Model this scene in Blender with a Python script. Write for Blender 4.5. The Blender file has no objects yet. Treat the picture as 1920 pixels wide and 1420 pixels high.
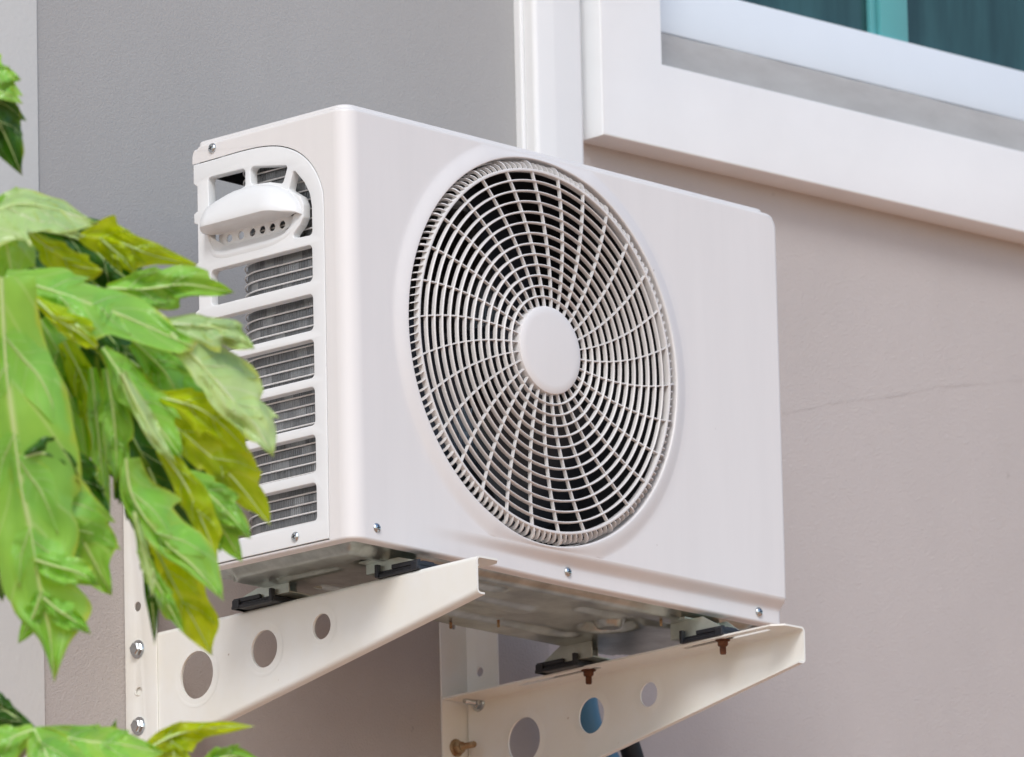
import bpy, bmesh, math, random
from math import sin, cos, pi, radians
from mathutils import Vector, Matrix, noise as mnoise
random.seed(7)
S = bpy.context.scene
C = S.collection

# ------------------------------------------------------------------ camera
CAM = Vector((-6.9313, -7.3385, -2.2113)); YAW, PITCH, ROLL = 0.775384, 0.199427, -0.022616
F = Vector((sin(YAW)*cos(PITCH), cos(YAW)*cos(PITCH), sin(PITCH)))
R0 = Vector((cos(YAW), -sin(YAW), 0)); U0 = R0.cross(F)
RV = R0*cos(ROLL)+U0*sin(ROLL); UV_ = -R0*sin(ROLL)+U0*cos(ROLL)
FPX, SY = 16106.2, 547.254
cd = bpy.data.cameras.new('camera'); cam = bpy.data.objects.new('camera', cd); C.objects.link(cam)
M = Matrix((RV, UV_, -F)).transposed().to_4x4(); M.translation = CAM
cam.matrix_world = M
cd.sensor_width = 36; cd.lens = FPX/1920*36; cd.shift_y = SY/1920
cd.clip_start = 0.5; cd.clip_end = 3000
cd.dof.use_dof = True; cd.dof.focus_distance = 10.35; cd.dof.aperture_fstop = 11
S.camera = cam
def at(px, py, d):
    """point at distance d along the optical axis, for a pixel of the 1920 px wide photo"""
    v = F + RV*((px-960)/FPX) - UV_*((py-710-SY)/FPX)
    return CAM + v*d

# ------------------------------------------------------------------ light
SUN_EL, SUN_AZ = radians(40), radians(180+48)   # azimuth from +y clockwise: a hazy sun in front of the wall, from the left
w = bpy.data.worlds.new("World"); S.world = w; w.use_nodes = True
nt = w.node_tree; bg = nt.nodes['Background']
sky = nt.nodes.new('ShaderNodeTexSky'); sky.sky_type = 'NISHITA'; sky.sun_disc = False
sky.sun_elevation = SUN_EL; sky.sun_rotation = SUN_AZ; sky.dust_density = 1.2; sky.air_density = 1.0; sky.ozone_density = 1.0
hs = nt.nodes.new('ShaderNodeHueSaturation'); hs.inputs['Saturation'].default_value = .95      # thin white haze over the blue
nt.links.new(sky.outputs[0], hs.inputs['Color']); nt.links.new(hs.outputs[0], bg.inputs[0]); bg.inputs[1].default_value = 0.105
sd = bpy.data.lights.new('sun', 'SUN'); sd.energy = 0.80; sd.angle = radians(20); sd.color = (1, .998, .99)
so = bpy.data.objects.new('sun', sd); C.objects.link(so)
sdir = Vector((sin(SUN_AZ)*cos(SUN_EL), cos(SUN_AZ)*cos(SUN_EL), sin(SUN_EL)))
so.rotation_euler = (-sdir).to_track_quat('-Z', 'Y').to_euler()
S.view_settings.view_transform = 'Standard'; S.view_settings.look = 'None'; S.view_settings.gamma = 1
S.view_settings.exposure = 0.88
S.cycles.max_bounces = 10; S.cycles.diffuse_bounces = 6; S.cycles.transmission_bounces = 6

# ------------------------------------------------------------------ materials
def mat(name, col, rough=.5, metal=0., spec=.5, var=.0, vscale=6., bump=0., bscale=200., bdist=.001, col2=None, coat=0, stretch=None, fac=(.35,.65), specks=None):
    m = bpy.data.materials.new(name); m.use_nodes = True; t = m.node_tree; n = t.nodes; b = n['Principled BSDF']
    b.inputs['Base Color'].default_value = (*col, 1); b.inputs['Roughness'].default_value = rough
    b.inputs['Metallic'].default_value = metal; b.inputs['Specular IOR Level'].default_value = spec
    b.inputs['Coat Weight'].default_value = coat
    tc = n.new('ShaderNodeTexCoord'); mp = n.new('ShaderNodeMapping'); t.links.new(tc.outputs['Object'], mp.inputs[0])
    if stretch: mp.inputs['Scale'].default_value = stretch
    if var or col2:
        no = n.new('ShaderNodeTexNoise'); no.inputs['Scale'].default_value = vscale; no.inputs['Detail'].default_value = 6; no.inputs['Roughness'].default_value = .6
        t.links.new(mp.outputs[0], no.inputs['Vector'])
        r = n.new('ShaderNodeMapRange'); r.inputs[1].default_value = fac[0]; r.inputs[2].default_value = fac[1]
        t.links.new(no.outputs[0], r.inputs[0])
        mx = n.new('ShaderNodeMix'); mx.data_type = 'RGBA'
        c2 = col2 or tuple(c*(1-var) for c in col)
        mx.inputs[6].default_value = (*col, 1); mx.inputs[7].default_value = (*c2, 1)
        t.links.new(r.outputs[0], mx.inputs[0]); t.links.new(mx.outputs[2], b.inputs['Base Color'])
    if specks:
        sc_, th_, c3, amt = specks
        sn = n.new('ShaderNodeTexNoise'); sn.inputs['Scale'].default_value = sc_; sn.inputs['Detail'].default_value = 3; t.links.new(tc.outputs['Object'], sn.inputs['Vector'])
        sr = n.new('ShaderNodeMapRange'); sr.inputs[1].default_value = th_; sr.inputs[2].default_value = th_+.03; sr.inputs[4].default_value = amt; t.links.new(sn.outputs[0], sr.inputs[0])
        sm_ = n.new('ShaderNodeMix'); sm_.data_type = 'RGBA'; sm_.inputs[6].default_value = (*col, 1); sm_.inputs[7].default_value = (*c3, 1)
        if b.inputs['Base Color'].is_linked: t.links.new(b.inputs['Base Color'].links[0].from_socket, sm_.inputs[6])
        t.links.new(sr.outputs[0], sm_.inputs[0]); t.links.new(sm_.outputs[2], b.inputs['Base Color'])
    if bump:
        nb = n.new('ShaderNodeTexNoise'); nb.inputs['Scale'].default_value = bscale; nb.inputs['Detail'].default_value = 4
        t.links.new(tc.outputs['Object'], nb.inputs['Vector'])
        bp = n.new('ShaderNodeBump'); bp.inputs['Strength'].default_value = bump; bp.inputs['Distance'].default_value = bdist
        t.links.new(nb.outputs[0], bp.inputs['Height']); t.links.new(bp.outputs[0], b.inputs['Normal'])
    return m

M_CASE = mat('casing paint', (.765, .748, .735), .40, var=.028, vscale=5, specks=(70, .765, (.35, .31, .27), .6), stretch=(6, 6, .7), bump=.10, bscale=900, bdist=.0004)
M_GRILL = mat('grille plastic', (.74, .72, .70), .38, var=.05, vscale=12)
M_SIDE = mat('side panel plastic', (.785, .80, .80), .4, var=.03, vscale=8, bump=.06, bscale=700, bdist=.0003)
M_DARK = mat('inner black', (.012, .012, .014), .6, var=.3)
M_FAN = mat('fan plastic', (.018, .02, .025), .35)
M_GALV = mat('galvanised sheet', (.47, .49, .45), .28, metal=.88, var=.35, vscale=22, col2=(.28, .29, .26), bump=.12, bscale=60, bdist=.001)
M_FOOT = mat('galvanised foot', (.60, .66, .60), .36, metal=.7, var=.2, vscale=30)
M_RUB = mat('black rubber', (.018, .02, .026), .45, var=.3, vscale=40)
M_STEEL = mat('zinc steel', (.62, .66, .68), .22, metal=1., var=.2, vscale=80)
M_RUST = mat('rusty steel', (.16, .058, .022), .85, metal=.1, col2=(.07, .026, .014), vscale=120)
M_BRASS = mat('rusty zinc', (.45, .36, .22), .45, metal=.7, col2=(.30, .15, .07), vscale=110)
M_BRKT = mat('bracket paint', (.84, .845, .81), .38, var=.05, vscale=7, col2=(.81, .79, .71), specks=(55, .745, (.28, .15, .07), .75), bump=.05, bscale=300, bdist=.0005)
M_FRAME = mat('window surround paint', (.85, .872, .885), .55, var=.04, vscale=6, bump=.22, bscale=24, bdist=.003, specks=(40, .77, (.45, .42, .38), .5))
M_LEDGE = mat('window ledge mortar', (.43, .43, .425), .8, col2=(.38, .375, .37), vscale=14, bump=.3, bscale=60, bdist=.002, stretch=(1, 1, 3))
M_SASH = mat('sash paint', (.72, .79, .86), .3, var=.03)
M_GLASS = mat('teal glass', (.014, .046, .049), .05, spec=.5, var=.5, vscale=5, col2=(.032, .095, .10), stretch=(3, 1, .4))
M_TEAL = mat('teal mullion', (.11, .40, .42), .3)
M_DUCT = mat('duct plastic', (.82, .83, .83), .4, var=.03)
M_BLUE = mat('blue hose', (.05, .17, .28), .4)
M_FOAM = mat('black foam', (.012, .014, .016), .7, bump=.3, bscale=200)
M_CRACK = mat('crack', (.455, .415, .395), .9)
M_EAVE = mat('eave board', (.62, .60, .57), .7, var=.1)
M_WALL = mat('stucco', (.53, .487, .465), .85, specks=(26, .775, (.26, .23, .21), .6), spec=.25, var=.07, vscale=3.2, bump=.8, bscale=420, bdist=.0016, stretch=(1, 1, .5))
M_WALL_COOLLIGHT = mat('stucco cool light tone', (.405, .402, .396), .85, spec=.25, var=.06, vscale=3.2, bump=.5, bscale=420, bdist=.0016, stretch=(1, 1, .5))  # same stucco, the cooler, dimmer light on the left put into the colour
M_WALL_BOUNCE = mat('stucco warm bounce tone', (.455, .415, .39), .85, spec=.25, var=.06, vscale=3.2, bump=.8, bscale=420, bdist=.0016, stretch=(1, 1, .5), specks=(26, .775, (.2, .17, .15), .6))  # same stucco, warm bounce light in the unit's shadow put into the colour
M_BAND = mat('stucco band', (.62, .615, .59), .85, spec=.25, var=.04, vscale=3, bump=.4, bscale=170, bdist=.0013)
M_GROUND = mat('warm terracotta paving', (.62, .35, .21), .9, col2=(.52, .29, .17), vscale=.8, bump=.4, bscale=30, bdist=.01)

def leaf_mat(name, top, vein, trans, rough=.27, thin=.36):
    m = bpy.data.materials.new(name); m.use_nodes = True; t = m.node_tree; n = t.nodes; L = t.links
    b = n['Principled BSDF']; out = n['Material Output']
    uv = n.new('ShaderNodeUVMap'); sep = n.new('ShaderNodeSeparateXYZ'); L.new(uv.outputs[0], sep.inputs[0])
    def mth(op, a, b_=None):
        k = n.new('ShaderNodeMath'); k.operation = op
        for i, v in enumerate((a, b_)):
            if v is None: continue
            if isinstance(v, (int, float)): k.inputs[i].default_value = v
            else: L.new(v, k.inputs[i])
        return k.outputs[0]
    av = mth('ABSOLUTE', sep.outputs[1])
    q = mth('FRACT', mth('SUBTRACT', mth('MULTIPLY', sep.outputs[0], 6.0), mth('MULTIPLY', av, 1.3)))
    d = mth('ABSOLUTE', mth('SUBTRACT', q, .5))
    sv = n.new('ShaderNodeMapRange'); sv.inputs[1].default_value = .0; sv.inputs[2].default_value = .07; sv.inputs[3].default_value = .55; sv.inputs[4].default_value = 0
    L.new(d, sv.inputs[0])
    mv = n.new('ShaderNodeMapRange'); mv.inputs[1].default_value = .03; mv.inputs[2].default_value = .10; mv.inputs[3].default_value = 1; mv.inputs[4].default_value = 0
    L.new(av, mv.inputs[0])
    vm = mth('MAXIMUM', sv.outputs[0], mv.outputs[0])
    tc = n.new('ShaderNodeTexCoord'); no = n.new('ShaderNodeTexNoise'); no.inputs['Scale'].default_value = 14; no.inputs['Detail'].default_value = 5
    L.new(tc.outputs['Object'], no.inputs['Vector'])
    nr = n.new('ShaderNodeMapRange'); nr.inputs[1].default_value = .3; nr.inputs[2].default_value = .7; L.new(no.outputs[0], nr.inputs[0])
    c0 = n.new('ShaderNodeMix'); c0.data_type = 'RGBA'; c0.inputs[6].default_value = (*top, 1); c0.inputs[7].default_value = (top[0]*.7, top[1]*.78, top[2]*.8, 1); L.new(nr.outputs[0], c0.inputs[0])
    c1 = n.new('ShaderNodeMix'); c1.data_type = 'RGBA'; c1.inputs[7].default_value = (*vein, 1); L.new(c0.outputs[2], c1.inputs[6]); L.new(vm, c1.inputs[0])
    n2 = n.new('ShaderNodeTexNoise'); n2.inputs['Scale'].default_value = 28; L.new(tc.outputs['Object'], n2.inputs['Vector'])
    tip = n.new('ShaderNodeMapRange'); tip.inputs[1].default_value = .93; tip.inputs[2].default_value = .985; tip.inputs[4].default_value = .8; L.new(mth('ADD', sep.outputs[0], mth('MULTIPLY', mth('SUBTRACT', n2.outputs[0], .5), .12)), tip.inputs[0])
    edg = n.new('ShaderNodeMapRange'); edg.inputs[1].default_value = .86; edg.inputs[2].default_value = 1.0; edg.inputs[4].default_value = .75; L.new(mth('ADD', av, mth('MULTIPLY', mth('SUBTRACT', n2.outputs[0], .56), .7)), edg.inputs[0])
    e1 = n.new('ShaderNodeMix'); e1.data_type = 'RGBA'; e1.inputs[7].default_value = (.55, .60, .06, 1); L.new(c1.outputs[2], e1.inputs[6]); L.new(edg.outputs[0], e1.inputs[0])
    e2 = n.new('ShaderNodeMix'); e2.data_type = 'RGBA'; e2.inputs[7].default_value = (.42, .30, .12, 1); L.new(e1.outputs[2], e2.inputs[6]); L.new(tip.outputs[0], e2.inputs[0])
    c1 = e2
    L.new(c1.outputs[2], b.inputs['Base Color']); b.inputs['Roughness'].default_value = rough; b.inputs['Specular IOR Level'].default_value = .5
    bp = n.new('ShaderNodeBump'); bp.inputs['Strength'].default_value = .5; bp.inputs['Distance'].default_value = .0015; bp.invert = True
    ad = mth('ADD', vm, mth('MULTIPLY', no.outputs[0], .8)); L.new(ad, bp.inputs['Height']); L.new(bp.outputs[0], b.inputs['Normal'])
    tr = n.new('ShaderNodeBsdfTranslucent')
    c2 = n.new('ShaderNodeMix'); c2.data_type = 'RGBA'; c2.inputs[6].default_value = (*trans, 1); c2.inputs[7].default_value = (trans[0]*.75, trans[1]*.8, trans[2]*.7, 1); L.new(nr.outputs[0], c2.inputs[0])
    L.new(c2.outputs[2], tr.inputs[0])
    ms = n.new('ShaderNodeMixShader'); ms.inputs[0].default_value = thin; L.new(b.outputs[0], ms.inputs[1]); L.new(tr.outputs[0], ms.inputs[2]); L.new(ms.outputs[0], out.inputs[0])
    return m
M_LEAF = leaf_mat('leaf green', (.34, .70, .11), (.66, .82, .32), (.68, .96, .06), .21)
M_LEAFY = leaf_mat('leaf yellow green', (.62, .82, .03), (.80, .86, .25), (.97, .99, .03), .27, .66)
M_LEAFSHADE = leaf_mat('leaf shaded green', (.055, .17, .018), (.16, .32, .07), (.12, .33, .01))  # darker copy of the leaf green, shade inside the crown put into the colour
M_LEAFLIT = leaf_mat('leaf pale sunlit', (.62, .82, .34), (.86, .88, .60), (.85, .95, .30), .22)  # paler copy of the leaf green, sunlight put into the colour
M_VEIN = mat('vein', (.62, .78, .32), .4)
M_STEM = mat('stem', (.20, .26, .10), .6, col2=(.28, .24, .15), vscale=15, bump=.3, bscale=40)

# ------------------------------------------------------------------ helpers
def link(name, me, m, parent=None, smooth=True, angle=40):
    o = bpy.data.objects.new(name, me); C.objects.link(o)
    for mm in (m if isinstance(m, (list, tuple)) else [m]): me.materials.append(mm)
    if smooth:
        for p in me.polygons: p.use_smooth = True
        me.set_sharp_from_angle(angle=radians(angle))
    if parent: o.parent = parent
    return o
def obj(name, bm, m, parent=None, smooth=True, angle=40, merge=1e-5, normals=True):
    if merge: bmesh.ops.remove_doubles(bm, verts=bm.verts, dist=merge)
    if normals: bmesh.ops.recalc_face_normals(bm, faces=bm.faces)
    me = bpy.data.meshes.new(name); bm.to_mesh(me); bm.free()
    return link(name, me, m, parent, smooth, angle)
def empty(name, loc=(0, 0, 0), rz=0):
    o = bpy.data.objects.new(name, None); C.objects.link(o); o.location = loc; o.rotation_euler = (0, 0, rz); o.empty_display_size = .1
    return o
def tag(o, label=None, cat=None, group=None, kind=None):
    for k, v in (('label', label), ('category', cat), ('group', group), ('kind', kind)):
        if v: o[k] = v
    return o
def grid(bm, P, closed_u=False, closed_v=False):
    """P[i][j] rows of points -> quads"""
    V = [[bm.verts.new(p) for p in row] for row in P]
    n, m = len(V), len(V[0])
    for i in range(n if closed_u else n-1):
        for j in range(m if closed_v else m-1):
            try: bm.faces.new((V[i][j], V[(i+1) % n][j], V[(i+1) % n][(j+1) % m], V[i][(j+1) % m]))
            except ValueError: pass
    return V
def box(bm, x0, x1, y0, y1, z0, z1, bev=0.):
    t = bmesh.new(); bmesh.ops.create_cube(t, size=1)
    for v in t.verts: v.co = Vector(((x0+x1)/2+v.co.x*(x1-x0), (y0+y1)/2+v.co.y*(y1-y0), (z0+z1)/2+v.co.z*(z1-z0)))
    if bev: bmesh.ops.bevel(t, geom=list(t.edges), offset=bev, segments=2, affect='EDGES', profile=.5)
    add(bm, t)
def add(bm, t, mtx=None):
    if mtx: bmesh.ops.transform(t, matrix=mtx, verts=t.verts)
    me = bpy.data.meshes.new('tmp'); t.to_mesh(me); t.free(); bm.from_mesh(me); bpy.data.meshes.remove(me)
def lathe(bm, prof, mtx, n=32, close=True):
    """prof (r, h) along local z"""
    P = [[mtx @ Vector((r*cos(2*pi*k/n), r*sin(2*pi*k/n), h)) for r, h in prof] for k in range(n)]
    grid(bm, P, closed_u=True)
def tube(bm, pts, rad, n=10, caps=True):
    pts = [Vector(p) for p in pts]; P = []
    up = Vector((0, 0, 1))
    for i, p in enumerate(pts):
        t = (pts[min(i+1, len(pts)-1)]-pts[max(i-1, 0)]).normalized()
        a = t.cross(up)
        if a.length < 1e-3: a = t.cross(Vector((1, 0, 0)))
        a.normalize(); b = t.cross(a); r = rad[i] if isinstance(rad, (list, tuple)) else rad
        P.append([p+a*r*cos(2*pi*k/n)+b*r*sin(2*pi*k/n) for k in range(n)])
    V = grid(bm, P, closed_v=True)
    if caps:
        bm.faces.new(V[0]); bm.faces.new(V[-1][::-1])
def rpoly(pts, r, n=6):
    """round the corners of a polygon; r number or list"""
    out = []; N = len(pts)
    for i in range(N):
        p = Vector(pts[i]); a = Vector(pts[i-1])-p; b = Vector(pts[(i+1) % N])-p
        rr = r[i] if isinstance(r, (list, tuple)) else r
        if rr <= 0: out.append(tuple(p)); continue
        la, lb = a.length, b.length; a.normalize(); b.normalize()
        ang = a.angle(b)
        if ang > pi-.05: out.append(tuple(p)); continue
        d = min(rr/math.tan(ang/2), la*.48, lb*.48); rr = d*math.tan(ang/2)
        c = p+(a+b).normalized()*(rr/sin(ang/2))
        s = p+a*d-c; e = p+b*d-c
        for k in range(n+1):
            f = k/n; v = s*(1-f)+e*f
            v = v.normalized()*rr
            out.append(tuple(c+v))
    return out
def circle(c, r, n=40, ry=None):
    ry = ry or r
    return [(c[0]+r*cos(2*pi*k/n), c[1]+ry*sin(2*pi*k/n)) for k in range(n)]
def plate(bm, outer, holes, thick, fn, bev=.0):
    """flat filled outline with holes, thickness centred; fn(u,v,w)->xyz"""
    cu = bpy.data.curves.new('t', 'CURVE'); cu.dimensions = '2D'; cu.fill_mode = 'BOTH'
    for poly in [outer]+list(holes):
        s = cu.splines.new('POLY'); s.points.add(len(poly)-1)
        for k, p in enumerate(poly): s.points[k].co = (p[0], p[1], 0, 1)
        s.use_cyclic_u = True
    cu.extrude = max(thick/2-bev, 0); cu.bevel_depth = bev; cu.bevel_resolution = 2; cu.offset = -bev
    o = bpy.data.objects.new('t', cu); C.objects.link(o)
    dg = bpy.context.evaluated_depsgraph_get(); dg.update()
    me = bpy.data.meshes.new_from_object(o.evaluated_get(dg), depsgraph=dg)
    bpy.data.objects.remove(o); bpy.data.curves.remove(cu)
    for v in me.vertices: v.co = fn(*v.co)
    t = bmesh.new(); t.from_mesh(me); bpy.data.meshes.remove(me)
    bmesh.ops.remove_doubles(t, verts=t.verts, dist=1e-6)
    bmesh.ops.recalc_face_normals(t, faces=t.faces)
    add(bm, t)
def sstep(a, b, x):
    t = min(max((x-a)/(b-a), 0), 1); return t*t*(3-2*t)
def interp(xs, ys, x):
    if x <= xs[0]: return ys[0]
    for i in range(len(xs)-1):
        if x <= xs[i+1]:
            f = (x-xs[i])/(xs[i+1]-xs[i]); return ys[i]*(1-f)+ys[i+1]*f
    return ys[-1]

# ------------------------------------------------------------------ setting: ground
GZ = -3.8; YW = .525
bm = bmesh.new()
n = 24
grid(bm, [[Vector((-600+1200*i/n, -600+1200*j/n, GZ)) for j in range(n+1)] for i in range(n+1)])
tag(obj('ground', bm, M_GROUND, smooth=False), kind='structure')

# ------------------------------------------------------------------ house
house = tag(empty('house', (0, YW, GZ)), 'grey stucco house wall with white framed window behind the air conditioner', 'house')
def hp(o):                       # keep world coordinates for the children
    o.parent = house; o.matrix_parent_inverse = Matrix.Translation((0, -YW, -GZ)); return o
OX0, OX1, OZ0, OZ1 = 1.00, 2.60, .84, 1.98       # opening in the wall
XL, XR, ZT = -7., 7., 2.15
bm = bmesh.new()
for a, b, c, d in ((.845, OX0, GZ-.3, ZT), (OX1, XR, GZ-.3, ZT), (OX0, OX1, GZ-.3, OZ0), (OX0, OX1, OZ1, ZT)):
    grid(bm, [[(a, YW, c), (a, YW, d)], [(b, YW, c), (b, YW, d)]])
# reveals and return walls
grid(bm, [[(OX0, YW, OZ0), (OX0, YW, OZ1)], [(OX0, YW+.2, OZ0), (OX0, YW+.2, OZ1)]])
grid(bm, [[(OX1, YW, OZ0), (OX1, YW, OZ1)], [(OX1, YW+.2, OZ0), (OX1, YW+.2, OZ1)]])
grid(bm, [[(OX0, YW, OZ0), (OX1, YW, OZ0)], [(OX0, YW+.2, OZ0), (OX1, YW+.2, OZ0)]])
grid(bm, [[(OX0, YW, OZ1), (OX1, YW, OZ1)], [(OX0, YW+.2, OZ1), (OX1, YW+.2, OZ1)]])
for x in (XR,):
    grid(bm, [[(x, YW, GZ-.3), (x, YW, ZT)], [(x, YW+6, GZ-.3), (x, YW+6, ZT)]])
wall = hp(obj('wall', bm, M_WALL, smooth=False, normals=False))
wall['label'] = 'warm grey stucco wall under the window'
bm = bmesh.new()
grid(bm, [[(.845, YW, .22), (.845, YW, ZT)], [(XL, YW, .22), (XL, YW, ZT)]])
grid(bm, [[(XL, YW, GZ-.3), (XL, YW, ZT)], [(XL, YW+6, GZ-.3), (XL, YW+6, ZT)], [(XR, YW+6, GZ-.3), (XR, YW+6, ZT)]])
hp(obj('wall', bm, M_WALL_COOLLIGHT, smooth=False, normals=False))['label'] = 'stucco wall left of the pipe cover, cooler light put into its tone'
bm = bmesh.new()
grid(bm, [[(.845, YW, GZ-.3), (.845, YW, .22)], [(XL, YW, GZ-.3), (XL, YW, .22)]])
hp(obj('wall', bm, M_WALL_BOUNCE, smooth=False, normals=False))['label'] = 'stucco wall behind and below the brackets, warm bounce put into its tone'
bm = bmesh.new()
box(bm, -1.3, -.0395, YW-.005, YW+.01, GZ, ZT, .0015)
hp(obj('corner_band', bm, M_BAND))
bm = bmesh.new()
box(bm, XL-.5, XR+.5, YW-.40, YW+6.6, ZT, ZT+.16, .006)  # unseen eave, added to control the sun and sky light below it
box(bm, XL-.5, XR+.5, YW-.46, YW-.402, ZT-.06, ZT+.19, .006)
hp(obj('added_eave', bm, M_EAVE))
# hairline crack, a thin open groove line lying on the stucco
ck = [(1.27, .43), (1.3135, .4384), (1.3612, .4536), (1.4434, .4763), (1.5025, .4873), (1.6169, .5202), (1.6607, .529), (1.7937, .5565), (1.95, .60)]
bm = bmesh.new(); L = []
for i in range(120):
    x = 1.27+.68*i/119; z = interp([p[0] for p in ck], [p[1] for p in ck], x)+.0035*mnoise.noise((x*40, 0, 0))+.0018*mnoise.noise((x*150, 3, 0))
    wd = .00012+.00045*max(0, mnoise.noise((x*16, 7, 0)))+.0002*abs(mnoise.noise((x*80, 9, 0)))
    L.append([(x, YW-.0008, z-wd), (x, YW-.0008, z+wd)])
grid(bm, L); hp(obj('crack', bm, M_CRACK, smooth=False))
# window : surround > ledge, sash, glass, mullion
YF = YW-.048
bm = bmesh.new()
fo = [(.9225, .7535), (2.71, .7535), (2.71, 2.08), (.9225, 2.08)]
fi = [(1.039, .8715), (2.59, .8715), (2.59, 1.965), (1.039, 1.965)]
plate(bm, fo, [fi], .070, lambda u, v, w_: Vector((u, YF+.035-w_, v)), .0035)
win = hp(obj('window', bm, M_FRAME, angle=50))
def wp(o): o.parent = win; return o
bm = bmesh.new()
N = 60; rows = []
for i in range(N+1):
    x = 1.0+1.62*i/N
    top = .9465+.0015*mnoise.noise((x*9, 0, 0))+.001*mnoise.noise((x*50, 0, 0))
    rows.append([(x, YW+.027+.001*mnoise.noise((x*14, 1, 0)), .86), (x, YW+.028+.0014*mnoise.noise((x*18, 5, 0)), .92), (x, YW+.028, top-.003), (x, YW+.031, top), (x, YW+.06, top+.001)])
grid(bm, rows); wp(obj('ledge', bm, M_LEDGE, angle=60))
bm = bmesh.new()
box(bm, 1.01, 2.62, YW+.034, YW+.075, .949, 1.0225, .002)
box(bm, 1.01, 1.085, YW+.036, YW+.075, 1.023, 1.94, .002)
box(bm, 2.545, 2.62, YW+.036, YW+.075, 1.023, 1.94, .002)
box(bm, 1.01, 2.62, YW+.034, YW+.075, 1.941, 1.98, .002)
wp(obj('sash', bm, M_SASH))
bm = bmesh.new()
box(bm, 1.086, 2.544, YW+.056, YW+.062, 1.024, 1.94)
wp(obj('glass', bm, M_GLASS, smooth=False))
bm = bmesh.new()
box(bm, 1.566, 1.622, YW+.040, YW+.0545, 1.0235, 1.94, .0015)
box(bm, 1.552, 1.5645, YW+.047, YW+.0545, 1.0235, 1.94, .001)
wp(obj('mullion', bm, M_TEAL))

# ------------------------------------------------------------------ pipe duct cover on the wall
duct = tag(empty('pipe_duct', (.855, YW, .2)), 'tall white plastic pipe cover running up the wall beside the window', 'pipe cover')
bm = bmesh.new()
def prism(bm, prof, z0, z1):
    grid(bm, [[(x, y, z0), (x, y, z1)] for x, y in prof])
def dl(p): return [(x-.855, y-YW) for x, y in p]
base = rpoly([(.8066, YW-.0005), (.8066, YW-.013), (.906, YW-.013), (.906, YW-.0005)], [0, .003, .003, 0])
prism(bm, dl(base), 0, 1.95)
obj('back_channel', bm, M_DUCT, duct, angle=50)
bm = bmesh.new()
cov = rpoly([(.8125, YW-.0135), (.8125, YW-.033), (.845, YW-.037), (.9005, YW-.037), (.9005, YW-.0135)], [0, .008, .004, .009, 0])
prism(bm, dl(cov), 0, 1.95)
obj('cover', bm, M_DUCT, duct, angle=50)

# ------------------------------------------------------------------ air conditioner
W, H, D, TH = .797, .54, .263, .0514
RL, RR, RT = .022, .007, .0052
ZC = H-.0055          # top of the casing sheet, the lid lies above
FX, FZ, RO = .3440, .2808, .2458
ac = tag(empty('air_conditioner', (0, 0, 0), TH), 'white outdoor air conditioner unit with a round fan grille, carried on two wall brackets', 'air conditioner')
def step_y(x, z):
    return .0115*(1-sstep(.016, .0325, z))*sstep(.10, .42, x)
bm = bmesh.new()
# front face, polar patch from the fan opening to its outline
zs = .0325
def outline(a):
    c, s = cos(a), sin(a); t = 1e9
    if c > 1e-9: t = min(t, (W-RR-FX)/c)
    if c < -1e-9: t = min(t, (RL-FX)/c)
    if s > 1e-9: t = min(t, (ZC-RT-FZ)/s)
    if s < -1e-9: t = min(t, (zs-FZ)/s)
    return t
angs = sorted([2*pi*k/288 for k in range(288)]+[math.atan2(ZC-RT-FZ, W-RR-FX)+k*.006 for k in range(-9, 10) if k]+[math.atan2(z-FZ, x-FX) % (2*pi) for x in (RL, W-RR) for z in (zs, ZC-RT)])
angs = [a for i, a in enumerate(angs) if i == 0 or a-angs[i-1] > .0026 or min(abs((a-math.atan2(z-FZ, x-FX)+pi) % (2*pi)-pi) for x in (RL, W-RR) for z in (zs, ZC-RT)) < 1e-6]
angs = [a for i, a in enumerate(angs) if i == len(angs)-1 or angs[i+1]-a > .0026]
def rim_h(s, avail):
    wd = min(.022, avail)
    if s >= wd: return 0
    q = s/wd
    return -.0055*(1-q)**1.5*(1+q*1.1)*min(1, avail/.03+.25)
P = []
for a in angs:
    T = outline(a); av = T-RO; row = []
    # rounded lip into the opening
    h0 = rim_h(0, av)
    for k in range(6, 0, -1):
        b = k/6*pi/2
        row.append(Vector((FX+(RO-.0018*sin(b))*cos(a), h0+.0025*(1-cos(b)), FZ+(RO-.0018*sin(b))*sin(a))))
    wd = min(.022, av*.97)
    for k in range(9):
        s = wd*k/8; row.append(Vector((FX+(RO+s)*cos(a), rim_h(s, av), FZ+(RO+s)*sin(a))))
    for k in range(1, 25):
        s = wd+(av-wd)*(1-(1-k/24)**1.5); row.append(Vector((FX+(RO+s)*cos(a), 0, FZ+(RO+s)*sin(a))))
    P.append(row)
grid(bm, P, closed_u=True)
# orifice wall
grid(bm, [[p[0], Vector((FX+(RO-.0018)*cos(a), .020, FZ+(RO-.0018)*sin(a)))] for p, a in zip(P, angs)], closed_u=True)
# lower strip with the pressed step
xs = [RL+(W-RR-RL)*(k/110) for k in range(111)]
zrow = [0]+[zs*k/16 for k in range(1, 17)]
grid(bm, [[Vector((x, step_y(x, z), z)) for z in zrow] for x in xs])
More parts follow.
